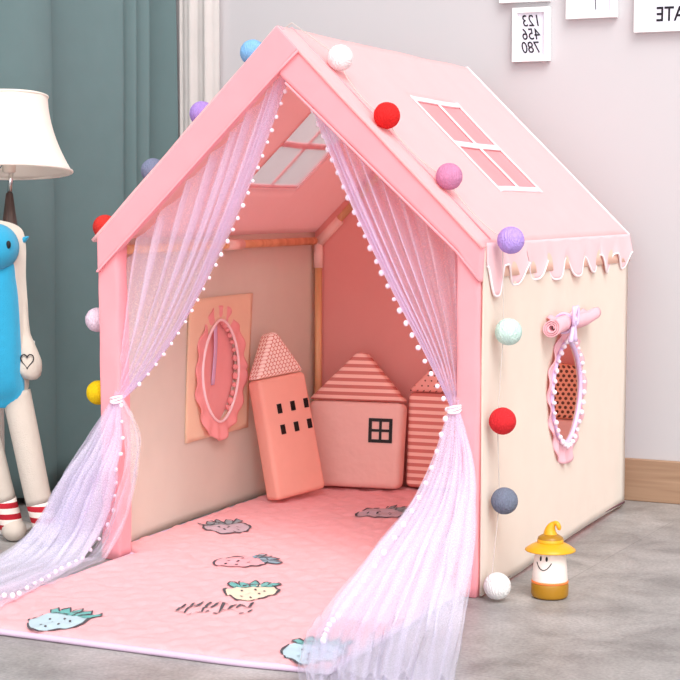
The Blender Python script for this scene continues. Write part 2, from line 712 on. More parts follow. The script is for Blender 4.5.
def sleeve(x0, x1, y0, y1, ztop):
    def fn(u, w):
        a = 2 * PI * u
        e = .35
        cx, cy = cos(a), sin(a)
        px = math.copysign(abs(cx) ** e, cx)
        py = math.copysign(abs(cy) ** e, cy)
        z = lerp(.002, ztop, w)
        wr = .0025 * nz(u * 6, z * 9) + .002 * sin(z * 5 + u * 6)
        return ((x0 + x1) / 2 + px * ((x1 - x0) / 2 + wr), (y0 + y1) / 2 + py * ((y1 - y0) / 2 + wr), z)
    v, f = grid(fn, 40, 30, True)
    n = 40
    f.append(tuple(range(n)))
    f.append(tuple(range(29 * n, 30 * n)))
    return mk('post_sleeve', v, f, 'trim', tent, True)


sleeve(.950, 1.004, -.024, .034, .79)
sleeve(.004, .062, -.024, .034, .79)


# side walls with an oval opening ---------------------------------------------
def oval(cy, cz, ry, rz, a, sharp=1.0):
    """pointed oval in the wall plane"""
    c, s_ = cos(a), sin(a)
    k = 1 - .18 * abs(s_) ** 2
    return (cy + ry * math.copysign(abs(c) ** sharp, c) * k, cz + rz * math.copysign(abs(s_) ** 1.0, s_))


def side_wall(x, cy, cz, ry, rz, bulge, inner):
    N = 96
    y0, y1, z0, z1 = (-.016 if not inner else .03), D, .006, .802
    rows = 12

    def edge_pt(a):
        c, s_ = cos(a), sin(a)
        t = 9
        if c > 1e-6:
            t = min(t, (y1 - cy) / c)
        if c < -1e-6:
            t = min(t, (y0 - cy) / c)
        if s_ > 1e-6:
            t = min(t, (z1 - cz) / s_)
        if s_ < -1e-6:
            t = min(t, (z0 - cz) / s_)
        return cy + c * t, cz + s_ * t
    angs = [2 * PI * i / N for i in range(N)]
    for (yy, zz) in ((y0, z0), (y1, z0), (y0, z1), (y1, z1)):       # hit the corners exactly
        a = math.atan2(zz - cz, yy - cy) % (2 * PI)
        k = min(range(N), key=lambda i: abs((angs[i] - a + PI) % (2 * PI) - PI))
        angs[k] = a
    v, f = [], []
    for j in range(rows + 1):
        for a in angs:
            e = edge_pt(a)
            oa = math.atan2(sin(a) * 1.0 / rz, cos(a) / ry)
            i = oval(cy, cz, ry, rz, oa)
            k = (j / rows)
            y, z = lerp(i[0], e[0], k), lerp(i[1], e[1], k)
            h = sin(PI * min(1, max(0, (y - y0) / (y1 - y0))))
            xb = bulge * h * (1 - (z / z1) ** 2) + .004 * nz(y * 5, z * 3, x * 7) * (1 if k < 1 else .5)
            if not inner:                       # loose lower hem
                lift = max(0, 1 - z / .1)
                z = z + lift * .012 * max(0, sin((y - .25) * 3.0)) * (y > .25)
            v.append((x + xb, y, z))
    for j in range(rows):
        for i in range(N):
            a, b_ = j * N + i, j * N + (i + 1) % N
            f.append((a, b_, b_ + N, a + N))
    return solid(mk('side_wall', v, f, 'cream', tent, True), .005, 0)


OVR = (.608, .408, .130, .134)
wr_ = side_wall(W + .001, OVR[0], OVR[1], OVR[2], OVR[3], .006, False)
OVL = (.640, .414, .112, .150)
wl_ = side_wall(.001, OVL[0], OVL[1], OVL[2], OVL[3], -.035, True)
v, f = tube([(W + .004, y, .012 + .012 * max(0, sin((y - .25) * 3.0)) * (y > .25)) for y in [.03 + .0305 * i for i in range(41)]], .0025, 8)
mk('hem_shade', v, f, 'hem_shade', wr_, True)  # thin dark line painting the shaded gap between wall and floor


def ruffle(xo, sgn, cy, cz, ry, rz, wout, mat, parent, waves, bottom=0.0, amp=.006, seed=0.0, xamp=.005):
    def fn(u, w):
        a = 2 * PI * u
        i = oval(cy, cz, ry, rz, a)
        g = wout * (1 + .10 * sin(a * 3 + seed) + .10 * sin(a * waves + 1.3 * seed) + .12 * nz(cos(a) * 3, sin(a) * 3, seed)) + bottom * max(0, -sin(a)) ** 3
        k = w * g
        y = i[0] + k * cos(a)
        z = i[1] + k * sin(a)
        x = xo + sgn * (.004 + xamp * w * (1 + sin(a * waves * 1.7 + seed)) + .002 * nz(a * 3, w * 2, seed))
        return (x, y, z)
    v, f = grid(fn, 160, 8, True)
    return solid(mk('window_ruffle', v, f, mat, parent, True), .003, 0)


def pomtrim(xo, cy, cz, ry, rz, n, r, parent, a0=0, a1=2 * PI, mat='pom'):
    mb = MB()
    for k in range(n):
        a = lerp(a0, a1, (k + .5) / n)
        p = oval(cy, cz, ry, rz, a)
        mb.add(*ball((xo, p[0], p[1]), r * random.uniform(.8, 1.15), 10, 7, (1, 1, random.uniform(.8, 1.3))))
    return mb.build('pompom_trim', mat, parent, True)


def oval_tube(xo, cy, cz, ry, rz, r, parent, mat, name):
    pts = []
    for k in range(81):
        p = oval(cy, cz, ry, rz, 2 * PI * k / 80)
        pts.append((xo, p[0], p[1]))
    v, f = tube(pts, r, 8, False)
    return mk(name, v, f, mat, parent, True)


# right wall window
ruffle(W + .004, 1, OVR[0], OVR[1], OVR[2] - .004, OVR[3] - .004, .036, 'ruffleout', wr_, 9, .020, seed=.7)
oval_tube(W + .012, OVR[0], OVR[1], OVR[2] - .002, OVR[3] - .002, .006, wr_, 'lilac', 'window_piping')
pomtrim(W + .020, OVR[0], OVR[1], OVR[2] + .006, OVR[3] + .005, 32, .0066, wr_)
# rolled up window flap with its bow
pts = [(W + .034, lerp(.395, .85, t), .586 + .012 * t + .004 * sin(t * 7)) for t in [i / 20 for i in range(21)]]
mb = MB()


def roll(u, w):
    a = u * 2 * PI * 3.2
    y = lerp(.395, .79, w) + .006 * sin(a)
    rad = (.007 + .0155 * u) * (1 - .28 * w) * (1 - .22 * math.exp(-((w - .46) / .07) ** 2))
    return (W + .033 + rad * cos(a), y, .588 + .012 * w + .004 * sin(w * 7) + rad * sin(a))


v, f = grid(roll, 90, 24)
flap = solid(mk('rolled_flap', v, f, 'ruffleout', tent, True), .003, 0)
# short fabric hanger behind the roll
v, f = grid(lambda u, w: (W + .008 + .02 * w, lerp(.44, .76, u), lerp(.60, .612, 1 - w) + .004 * sin(u * 20)), 30, 6)
solid(mk('flap_hanger', v, f, 'ruffleout', flap, True), .003, 0)
mb = MB()
for sgn in (-1, 1):
    loop = [(W + .058 + .006 * sin(t * PI), .505 + sgn * .020 * sin(t * PI), .605 + .022 * sin(2 * t * PI) * 1.0 + .012 * sin(t * PI)) for t in [i / 14 for i in range(15)]]
    mb.add(*tube(loop, .0042, 6))
    tail = [(W + .060, .505 + sgn * .020 * t - .012 * t, .604 - .055 * t) for t in [i / 6 for i in range(7)]]
    mb.add(*tube(tail, [.004 + .003 * t / 6 for t in range(7)], 6))
mb.add(*ball((W + .06, .505, .604), .009, 10, 7))
mb.add(*tube([(W + .033 + .024 * cos(a), .505, .594 + .024 * sin(a)) for a in [2 * PI * i / 20 for i in range(21)]], .004, 6, False))
mb.build('ribbon_bow', 'lilac', flap, True)

# left wall window, seen from inside: peach patch, ruffle, closed flap outside, ribbon
v, f = grid(lambda u, w: (.0, 0, 0), 2, 2)


def lx(y, z):           # inner face of the bulged left wall
    h = sin(PI * min(1, max(0, (y - .03) / (D - .03))))
    return .001 - .035 * h * (1 - (z / .802) ** 2) + .0045


def frame_patch():
    N = 80
    y0, y1, z0, z1 = .452, .828, .228, .628
    cy, cz = OVL[0], OVL[1]
    v, f = [], []
    angs = [2 * PI * i / N for i in range(N)]
    for (yy, zz) in ((y0, z0), (y1, z0), (y0, z1), (y1, z1)):
        a = math.atan2(zz - cz, yy - cy) % (2 * PI)
        k = min(range(N), key=lambda i: abs((angs[i] - a + PI) % (2 * PI) - PI))
        angs[k] = a
    for j in range(7):
        for a in angs:
            c, s_ = cos(a), sin(a)
            t = 9
            if abs(c) > 1e-6:
                t = min(t, ((y1 if c > 0 else y0) - cy) / c)
            if abs(s_) > 1e-6:
                t = min(t, ((z1 if s_ > 0 else z0) - cz) / s_)
            oa = math.atan2(s_ / OVL[3], c / OVL[2])
            i = oval(cy, cz, OVL[2], OVL[3], oa)
            y, z = lerp(i[0], cy + c * t, j / 6), lerp(i[1], cz + s_ * t, j / 6)
            v.append((lx(y, z) + .003 + .001 * nz(y * 20, z * 20), y, z))
    for j in range(6):
        for i in range(N):
            a, b_ = j * N + i, j * N + (i + 1) % N
            f.append((a, b_, b_ + N, a + N))
    return solid(mk('window_patch', v, f, 'patch', wl_, True), .002, 0)


frame_patch()
xw = lx(.62, .42)
ruffle(xw + .004, 1, OVL[0], OVL[1], OVL[2] - .004, OVL[3] - .004, .042, 'ruffle', wl_, 9, .012, seed=2.1)
oval_tube(xw + .012, OVL[0], OVL[1], OVL[2] - .004, OVL[3] - .004, .0042, wl_, 'edge', 'window_piping')
pomtrim(xw + .004, OVL[0], OVL[1], OVL[2] - .010, OVL[3] - .008, 13, .008, wl_, -1.0, 1.4, 'ruffle')
v, f = grid(lambda u, w: (xw - .010 + .003 * nz(u * 6, w * 6), lerp(.495, .785, u), lerp(.235, .59, w)), 20, 24)
solid(mk('window_flap', v, f, 'ruffle', wl_, True), .003, 0)
v, f = grid(lambda u, w: (xw - .002 + .003 * sin(w * 4), .632 + .018 * (u - .5) - .012 * w, lerp(.55, .375, w)), 6, 14)
solid(mk('ribbon', v, f, 'lilac', wl_, True), .002, 0)


# valances ---------------------------------------------------------------------
def valance(s, x):
    NS = 8
    bounds = [-.012 if s > 0 else .03, .108, .272, .438, .60, .775, .935, 1.085, D - .004]
    ns, nv = 22, 10
    vs, fs, low = [], [], []
    cols = []
    for k in range(NS):
        for i in range(ns):
            cols.append((k, i / ns))
    cols.append((NS - 1, 1.0))

    def drop(k, t):
        full = .122 if k == 0 else .100 + .004 * sin(k * 2.3)
        return .052 + (full - .052) * (1 - (.5 + .5 * cos(2 * PI * t)) ** 1.7)
    for j in range(nv + 1):
        for k, t in cols:
            y = lerp(bounds[k], bounds[k + 1], t)
            dz = drop(k, t) * j / nv
            w = j / nv
            xo = x + s * (.004 + (.005 if k else .0) * w * w * sin(2 * PI * t + .6 + k) + .003 * w + .004 * w * nz(y * 9, w))
            vs.append((xo, y + .010 * w * sin(k * 1.9), zroof(x) + .006 - dz if s > 0 else zroof(x) + .006 - dz))
            if j == nv:
                low.append(vs[-1])
    n = len(cols)
    for j in range(nv):
        for i in range(n - 1):
            a = j * n + i
            fs.append((a, a + 1, a + n + 1, a + n))
    o = solid(mk('valance', vs, fs, 'valance', tent, True), .003, 0)
    v, f = tube(low, .003, 7)
    mk('scalloped_edging', v, f, 'edge', o, True)
    # inner layer peeping through the gaps
    v, f = grid(lambda u, w: (x + s * (.003 + .002 * w), lerp(.02, D, u), zroof(x) - lerp(0, .074, w)), 40, 4)
    solid(mk('valance_lining', v, f, 'lining', o, True), .002, 0)
    return o


valance(1, W + .002)
valance(-1, -.006)

# back panel --------------------------------------------------------------------


def back(u, w):
    x = lerp(.002, W - .002, u)
    z = lerp(.006, zroof(x) - .006, w)
    return (x, D - .004 + .004 * nz(x * 5, z * 4, 3.3), z)


v, f = grid(back, 41, 30)
solid(mk('back_panel', v, f, 'coral', tent, True), .005, 0)

# poles ---------------------------------------------------------------------------
yb = D - .028


def pole(a, b_, r=.0115):
    v, f = tube([a, b_], r, 12)
    return mk('pole', v, f, 'pole', tent, True)


def conn(pts, r=.0155):
    v, f = tube(pts, r, 14)
    return mk('connector', v, f, 'plastic', tent, True)


for s in (-1, 1):
    px_ = .026 if s < 0 else W - .026
    pole((px_, yb, .004), (px_, yb, .70))
    pole((px_, .06, .775), (px_, yb - .03, .775))
    pole((px_ - s * .06, yb, .772 + .06 * K), (xm + s * .03, yb, R - .07))
    conn([(px_, yb, .69), (px_, yb, .772)])
    conn([(px_, yb, .768), (px_ - s * .075, yb, .768 + .075 * K)])
    conn([(px_, .61, .775), (px_, .70, .775)])
pole((xm, .04, R - .035), (xm, yb, R - .035))


# tulle curtains ---------------------------------------------------------------------
def sheet(fn, nu, nv):
    return grid(fn, nu, nv)


pom_mesh = None


def pompoms(pts, parent, size=1.0):
    """each pompom of the fringe as its own sub-part, all sharing one mesh"""
    global pom_mesh
    inv = XF[tent.name].inverted()
    for p in pts:
        if pom_mesh is None:
            v, f = ball((0, 0, 0), .0066, 12, 8)
            o = mk('pompom', v, f, 'pom', None, True)
            pom_mesh = o.data
        else:
            o = bpy.data.objects.new('pompom', pom_mesh)
            C.objects.link(o)
        o.parent = parent
        o.location = inv @ Vector(p)
        k = random.uniform(.85, 1.15)
        k *= size
        o.scale = (k, k, k * random.uniform(.9, 1.2))


def along(pts3, n, t0=0.0, t1=1.0):
    dense = [spline(pts3, i / 200) for i in range(201)]
    L = [0]
    for i in range(200):
        L.append(L[-1] + (dense[i + 1] - dense[i]).length)
    out = []
    for k in range(n):
        s_ = L[-1] * lerp(t0, t1, k / (n - 1))
        i = max(j for j in range(201) if L[j] <= s_ + 1e-9)
        out.append(dense[i])
    return out


def upper(s, free, tie, x_eave, folds, seed):
    """gathered cloth from the rake (u=0 at the eave, u=1 at the free edge) down to the tie"""
    top0, top1 = Vector(x_eave), Vector(free[0])

    def fn(u, w):
        # bunched folds: the sheet doubles back on itself along the rake
        uu = u + .022 * sin(2 * PI * folds * u + seed) * (1 - abs(2 * u - 1) ** 6) + .03 * nz(u * 7, seed)
        uu = min(1, max(0, uu)) if 0 < u < 1 else u
        uu = 1 - (1 - uu) ** 1.75       # most of the cloth is bunched towards the free edge
        top = top0.lerp(top1, uu)
        top.z += .015
        if u > .999:
            top.z = top1.z
        fr = spline(free, w)
        tieu = Vector(tie) + Vector((s * .010 * (1 - 2 * uu), 0, .008 * (1 - 2 * uu)))
        straight = top.lerp(tieu, w)
        # the free edge keeps its own hang, the rest follows it less and less
        lin = top1.lerp(Vector(tie), w)
        p = straight + (fr - lin) * (uu ** 1.5)
        # the outer edge first drops beside the post
        amp = .020 * (1 - w) * (.4 + .6 * sin(PI * min(1, w * 1.2 + .15))) + .006
        dy = amp * sin(2 * PI * folds * 1.0 * u + seed + .8 * sin(w * 3)) + .006 * sin(2 * PI * folds * 2.6 * u + w * 2)
        p.y += dy * (1 - .5 * w) + .012
        p.x += s * .003 * nz(u * 20, w * 4, seed)
        if w > .93:
            p.y = lerp(p.y, tie[1], (w - .93) / .07)
        return p
    return fn


def lower(tie, fall, mid, end, folds, seed, amp0=.010, amp1=.030):
    """fall, mid, end: functions of u giving the contact point, a bulge point and the trailing end"""
    tie = Vector(tie)

    def fn(u, w):
        uu = u + .020 * sin(2 * PI * folds * u + seed) * (1 - abs(2 * u - 1) ** 6)
        uu = min(1, max(0, uu)) if 0 < u < 1 else u
        T = tie + Vector((.012 * (2 * uu - 1), 0, 0))
        pts = [T, Vector(mid(uu)), Vector(fall(uu)), Vector(end(uu))]
        p = spline(pts, w)
        g = min(1, w * 2.2)
        a = lerp(.004, lerp(amp0, amp1, g), g)
        ph = 2 * PI * folds * u + seed + .9 * nz(u * 3, w * 3, seed) * w * 2
        on_floor = max(0, (w - .6) / .4)
        wob = a * sin(ph) + .4 * a * sin(2.3 * ph + w * 4) + .020 * g * nz(u * 7, w * 7, seed + 4) + .012 * g * nz(u * 24, w * 14, seed)
        p.y += wob * (1 - on_floor)
        p.x += .5 * a * cos(ph * 1.3) * g
        lift = max(0, wob + .004 * nz(p.x * 22, p.y * 22, seed)) * .8 * on_floor
        p.z = max(p.z, gz(p.x, p.y) + .004) + lift
        return p
    return fn


# the rug's height is needed where the tulle lies on it
RX0, RX1, RY0, RY1 = .072, .955, -.737, 1.20
RUGZ = .017


def rug_edges(y):
    k = min(1, max(0, (y - .0) / .12))
    k = 1 if y > .045 else 0
    return lerp(RX0, .0, k), lerp(RX1, .985, k)


def rugz(x, y):
    q = .0036 * abs(sin((x * .8 + y) * 42)) * abs(sin((x - y * .8) * 42)) + .003 * nz(x * 16, y * 16) + .004 * nz(x * 45, y * 45, 5)
    return RUGZ + q


def gz(x, y):
    return rugz(x, y) + .002 if (.03 < x < .975 and y > RY0 - .012) else .002


TL, TR = (.060, -.030, .408), (.950, -.030, .432)

freeL = [(.507, .0, 1.185), (.449, .0, 1.042), (.390, .0, .912), (.317, .0, .768), (.224, -.002, .608), (.139, -.012, .494), TL]
freeR = [(.560, .0, 1.150), (.665, .0, .924), (.766, .0, .729), (.867, -.004, .560), (.925, -.014, .465), TR]


def make_curtain(label, parts, pom_pts, tiep, side):
    mb = MB()
    for (fn, nu, nv, mi) in parts:
        v, f = sheet(fn, nu, nv)
        mb.add(v, f, mi)
    o = mb.build('tulle_curtain', ['tulle', 'tullelow'], tent, True)
    for pp, sz in pom_pts:
        pompoms(pp, o, sz)
    pts = []
    mbt = MB()
    for k in range(3):
        pts = [(tiep[0] + .0145 * cos(a), tiep[1] + .0145 * sin(a), tiep[2] + .004 * (k - 1) + .004 * sin(a + k)) for a in [2 * PI * i / 24 for i in range(25)]]
        mbt.add(*tube(pts, .003, 6, False))
    mbt.build('tieback', 'edge', o, True)
    return o


upL = upper(-1, freeL, TL, (.052, .0, .735), 9, .4)
upR = upper(1, freeR, TR, (.955, .0, .790), 9, 2.0)


def q3(a, b_, u):
    return tuple(lerp(x, y, u) for x, y in zip(a, b_))


# left: outer edge (u=0) swings wide to the left, pompom edge (u=1) drops inside and trails forward
lowL = lower(TL,
             lambda u: (lerp(-.165, .045, u), lerp(-.20, -.15, u), .03),
             lambda u: (lerp(-.035, .092, u), lerp(-.105, -.07, u), lerp(.245, .255, u)),
             lambda u: (lerp(-.24, .150, u), lerp(-.86, -.70, u), .02), 11, 1.0, .012, .030)
lobeL = lower((TL[0] + .012, TL[1], TL[2]),
              lambda u: (lerp(.02, .09, u), lerp(-.10, -.12, u), .03),
              lambda u: (lerp(.10, .172, u), lerp(-.07, -.09, u), lerp(.25, .285, u)),
              lambda u: (lerp(.04, .12, u), lerp(-.5, -.45, u), .02), 2, .3, .006, .010)
lowR = lower(TR,
             lambda u: (lerp(.800, 1.085, u), lerp(-.42, -.35, u), .03),
             lambda u: (lerp(.893, 1.030, u), lerp(-.14, -.11, u), lerp(.240, .265, u)),
             lambda u: (lerp(.955, 1.225, u), lerp(-.84, -.79, u), .02), 14, .2, .012, .030)


def edge_of(fn, u, n, w0, w1):
    pts = [fn(u, lerp(w0, w1, i / 60)) for i in range(61)]
    return along([tuple(p) for p in pts], n)


def lift_pts(pts, dx=0, dy=-.006, dz=0):
    return [(p[0] + dx, p[1] + dy, max(p[2] + dz, gz(p[0] + dx, p[1] + dy) + .009)) for p in pts]


cl = make_curtain('left', [(upL, 150, 40, 0), (lowL, 170, 60, 1), (lobeL, 40, 40, 1)],
                  [(lift_pts(edge_of(upL, 1, 27, .0, .90), .006), .72), (lift_pts(edge_of(lowL, 1, 25, .05, .97), .004), .82)], TL, -1)
cr = make_curtain('right', [(upR, 150, 40, 0), (lowR, 190, 60, 1)],
                  [(lift_pts(edge_of(upR, 1, 26, .02, .95), -.006), .92), (lift_pts(edge_of(lowR, .10, 20, .06, .80), -.004), .95)], TR, 1)

# ------------------------------------------------------------------ string of cotton balls
sl = thing('string_light', 'string of coloured cotton balls draped over the front edge of the pink tent', 'string lights', (xm, .03, 0))
BR = .0308
balls = [((-.034, .035, .413), (240, 196, 20), 'yellow cotton ball'), ((-.035, .035, .598), (232, 206, 222), 'pale pink cotton ball'),
         ((-.013, .040, .832), (206, 52, 46), 'red cotton ball low on the left roof edge'), ((.125, .045, .972), (120, 126, 152), 'grey blue cotton ball on the left roof edge'),
         ((.263, .045, 1.109), (166, 134, 206), 'purple cotton ball'), ((.402, .045, 1.252), (128, 180, 226), 'sky blue cotton ball'),
         ((.625, .059, 1.233), (250, 226, 228), 'blush white cotton ball'), ((.764, .012, 1.094), (216, 34, 34), 'bright red cotton ball'),
         ((.906, .042, .955), (196, 128, 164), 'mauve cotton ball'), ((1.060, .028, .812), (176, 146, 218), 'violet cotton ball at the eave'),
         ((1.053, .040, .605), (196, 220, 212), 'mint cotton ball'), ((1.053, .005, .406), (206, 40, 46), 'red cotton ball beside the cream wall'),
         ((1.053, .025, .221), (112, 118, 136), 'slate grey cotton ball'), ((1.056, -.028, .036), (240, 234, 230), 'white cotton ball touching the floor')]
for i, (c, rgb, lab) in enumerate(balls):
    def cf(u, w):
        a, ph = 2 * PI * u, PI * w
        r_ = BR * (1 + .02 * nz(cos(a) * sin(ph) * 3 + i, sin(a) * sin(ph) * 3, cos(ph) * 3))
        return (c[0] + r_ * sin(ph) * cos(a), c[1] + r_ * sin(ph) * sin(a), c[2] + r_ * cos(ph))
    m, nt, out = nmat('cotton_thread')
    co, fac, tcx = noise_col(nt, rgb, .28, 260)
    wv = nt.nodes.new('ShaderNodeTexWave')
    wv.inputs['Scale'].default_value = 55
    wv.inputs['Distortion'].default_value = 14
    wv.inputs['Detail'].default_value = 2
    nt.links.new(tcx.outputs['Object'], wv.inputs['Vector'])
    p = nt.nodes.new('ShaderNodeBsdfPrincipled')
    p.inputs['Roughness'].default_value = .8
    p.inputs['Specular IOR Level'].default_value = .2
    nt.links.new(co, p.inputs['Base Color'])
    nt.links.new(bump(nt, wv.outputs['Fac'], .5, .003), p.inputs['Normal'])
    nt.links.new(p.outputs[0], out.inputs[0])
    v, f = grid(cf, 32, 20, True)
    o = mk('ball', v, f, m, sl, True)
    o['label'] = lab
cp = []
for i in range(len(balls) - 1):
    a, b_ = Vector(balls[i][0]), Vector(balls[i + 1][0])
    for k in range(8):
        t = k / 8
        q = a.lerp(b_, t)
        if i in (5,):        # over the ridge
            q = a.lerp(Vector((xm, .045, R + .018)), t * 2) if t < .5 else Vector((xm, .045, R + .018)).lerp(b_, t * 2 - 1)
        q.x += .004 * sin(t * PI) * (1 if i > 8 else 0)
        if i >= 9:
            q.x = W + .030
        elif i >= 6 and i < 9 or i in (2, 3, 4):
            k2 = sin(t * PI) ** .5
            n = Vector((K if i > 5 else -K, 0, 1)).normalized()
            q -= n * (.020 * k2)
        elif i < 2:
            q.x = lerp(q.x, -.012, .8)
        cp.append(q)
cp.append(Vector(balls[-1][0]))
v, f = tube(cp, .0013, 6)
mk('cord', v, f, 'cord', sl, True)


# ------------------------------------------------------------------ rug
def rug_build():
    nx, ny = 120, 230
    verts, faces, mids = [], [], []
    ylist = [lerp(RY0, RY1, j / (ny - 1)) for j in range(ny)]
    for j, y in enumerate(ylist):
        a, b_ = rug_edges(y)
        for i in range(nx):
            u = i / (nx - 1)
            x = lerp(a, b_, u)
            yy = y + (.026 * max(0, (u - .72) / .28) ** 2 if j == 0 else 0)
            ed = min(min(x - a, b_ - x), y - RY0, RY1 - y)
            z = rugz(x, y)
            z = .006 + (z - .006) * min(1, ed / .012) ** .5 if ed < .012 else z
            verts.append((x, yy, z))
    for j in range(ny - 1):
        for i in range(nx - 1):
            a = j * nx + i
            faces.append((a, a + 1, a + nx + 1, a + nx))
            mids.append(0)
    # underside
    n = len(verts)
    rim = [i for i in range(nx)] + [j * nx + nx - 1 for j in range(1, ny)] + [(ny - 1) * nx + i for i in range(nx - 2, -1, -1)] + [j * nx for j in range(ny - 2, 0, -1)]
    for k in rim:
        p = verts[k]
        verts.append((p[0], p[1], .001))
    L = len(rim)
    for k in range(L):
        faces.append((rim[k], rim[(k + 1) % L], n + (k + 1) % L, n + k))
        mids.append(0)
    faces.append(tuple(range(n, n + L)))
    mids.append(0)
    mb = MB()
    mb.v, mb.f, mb.m = verts, faces, mids
    fore = Vector((-.42, .9)).normalized()      # «up» of the prints
    side = Vector((fore.y, -fore.x))

    def poly(cx, cy, rot, pts, mi, lift):
        c, s_ = cos(rot), sin(rot)
        P2 = []
        for (a, b_) in pts:
            a, b_ = a * c - b_ * s_, a * s_ + b_ * c
            x, y = cx + side.x * a + fore.x * b_, cy + side.y * a + fore.y * b_
            P2.append((x, y))
        # fan around the centroid, subdivided in rings so that it follows the pile
        mx, my = sum(p[0] for p in P2) / len(P2), sum(p[1] for p in P2) / len(P2)
        rings = 5
        vs, fs = [(mx, my, rugz(mx, my) + lift)], []
        for r_ in range(1, rings + 1):
            for (x, y) in P2:
                xx, yy = lerp(mx, x, r_ / rings), lerp(my, y, r_ / rings)
                vs.append((xx, yy, rugz(xx, yy) + lift))
        n_ = len(P2)
        for k in range(n_):
            fs.append((0, 1 + k, 1 + (k + 1) % n_))
            for r_ in range(rings - 1):
                a = 1 + r_ * n_
                fs.append((a + k, a + n_ + k, a + n_ + (k + 1) % n_, a + (k + 1) % n_))
        mb.add(vs, fs, mi)

    def stroke(cx, cy, rot, pts, w, mi=1, lift=.0030):
        c, s_ = cos(rot), sin(rot)
        q = []
        for (a, b_) in pts:
            a, b_ = a * c - b_ * s_, a * s_ + b_ * c
            q.append(Vector((cx + side.x * a + fore.x * b_, cy + side.y * a + fore.y * b_)))
        dense = []
        for i in range(len(q) - 1):
            for k in range(4):
                dense.append(q[i].lerp(q[i + 1], k / 4))
        dense.append(q[-1])
        vs, fs = [], []
        N = len(dense)
        for i, p in enumerate(dense):
            t = (dense[min(i + 1, N - 1)] - dense[max(i - 1, 0)]).normalized()
            nn = Vector((-t.y, t.x)) * w * (.45 + .55 * sin(PI * (i + .5) / N))
            for s2 in (-1, 1):
                e = p + nn * s2
                vs.append((e.x, e.y, rugz(e.x, e.y) + lift))
        for i in range(N - 1):
            fs.append((2 * i, 2 * i + 1, 2 * i + 3, 2 * i + 2))
        mb.add(vs, fs, mi)

    def berry(cx, cy, s_, rot, body, leaf, hs=1.0):
        out = []
        for k in range(36):
            a = 2 * PI * k / 36
            x = cos(a) * (1 + .10 * sin(a))
            y = sin(a) * 1.02 * (1 if sin(a) > 0 else 1.12)
            x *= (1 - .28 * max(0, -sin(a)) ** 1.3)
            out.append((x * .075 * s_, y * .085 * s_ * hs))
        poly(cx, cy, rot, out, body, .0018)
        o1 = [(x * 1.03, y * 1.03) for x, y in out]
        for (i0, i1) in ((-3, 5), (8, 13), (15, 20), (21, 29), (30, 33)):
            stroke(cx, cy, rot, [o1[i % 36] for i in range(i0, i1 + 1)], .0042 * s_)
        for (a, b_) in ((-.4, .2), (.1, .35), (.45, .15), (-.1, -.1), (.3, -.3), (-.35, -.4), (.02, -.65)):
            stroke(cx, cy, rot, [(a * .075 * s_, b_ * .085 * s_ * hs), (a * .075 * s_ + .004, b_ * .085 * s_ * hs - .012 * s_)], .0032 * s_)
        lv = []
        for k in range(5):
            a = -.84 + .42 * k
            b0 = .078 * s_ * hs - .006 * abs(a)
            lx_, hh = a * .066 * s_, .050 * s_ * (1.1 - .25 * abs(a))
            pts = [(lx_ * .75 - .012 * s_, b0 - .012), (lx_ * 1.15 - .013 * s_, b0 + hh * .5), (lx_ * 1.22, b0 + hh), (lx_ * 1.15 + .015 * s_, b0 + hh * .45), (lx_ * .75 + .014 * s_, b0 - .012)]
            poly(cx, cy, rot, pts, leaf, .0026)
            stroke(cx, cy, rot, pts, .0026 * s_, 1, .0036)

    #   mats: 0 rug, 1 ink, 2 pale blue, 3 teal leaf, 4 lavender grey, 5 grey leaf, 6 cream, 7 pink, 8 blue grey leaf
    berry(.300, -.655, .80, -.40, 2, 3)
    berry(.154, .376, .82, .35, 4, 5)
    berry(.385, .020, .74, -1.15, 7, 8)
    berry(.551, -.255, .80, -.05, 6, 3)
    berry(.890, -.650, .82, -.25, 2, 3)
    berry(.446, .752, .85, -.95, 4, 5)
    berry(.72, .48, .9, .6, 6, 3)
    # illegible scrawl
    random.seed(3)
    for k in range(9):
        a = -.075 + k * .0185
        stroke(.545, -.415, .05, [(a - .008, -.02 + random.uniform(-.02, .02)), (a + .002, random.uniform(.0, .03)), (a + .012, .02 + random.uniform(-.01, .04))], .0034)
        stroke(.545, -.415, .05, [(a - .002, -.045 + random.uniform(-.01, .02)), (a + .008, -.04 + random.uniform(-.01, .02))], .0028)
    cols = [('rug_ink', (58, 48, 60)), ('rug_pale_blue', (190, 216, 226)), ('rug_teal', (98, 180, 176)), ('rug_lavender_grey', (196, 176, 188)), ('rug_grey_leaf', (140, 152, 158)),
            ('rug_cream', (248, 228, 200)), ('rug_pink', (252, 172, 182)), ('rug_blue_leaf', (132, 162, 178))]
    o = mb.build('rug', ['rug'] + [plush(n_, c_, .05) for n_, c_ in cols], None, True)
    tag(o, 'pink plush rug with strawberry prints running from the tent onto the grey floor', 'rug')
    pts = [verts[k] for k in rim]
    v, f = tube([(p[0], p[1], .007) for p in pts[::3]] + [(pts[0][0], pts[0][1], .007)], .0068, 8, False)
    bnd = bpy.data.objects
    e = mk('binding', v, f, 'bind', None, True)
    e.parent = o
    return o


rug_build()


# ------------------------------------------------------------------ house-shaped cushions
def cush(name, label, loc, rot, parts):
    t = thing(name, label, 'cushion', loc, rot, 'house-shaped cushions inside the tent')
    res = []
    for (pn, mat, outl, th, bw) in parts:
        v, f = prism(outl, -th / 2, th / 2)
        o = mk(pn, v, f, mat, t, False, None, False)
        bev(o, bw, 4, 35)
        for p in o.data.polygons:
            p.use_smooth = True
        res.append(o)
    return t, res


def windows(t, body, rects, th, mat='black'):
    for (x0, x1, z0, z1) in rects:
        b_ = box(x0, x1, -th / 2 - .0025, -th / 2 + .002, z0, z1)
        mk('printed_window', b_[0], b_[1], mat, body, False, None, False)


R_ = math.radians
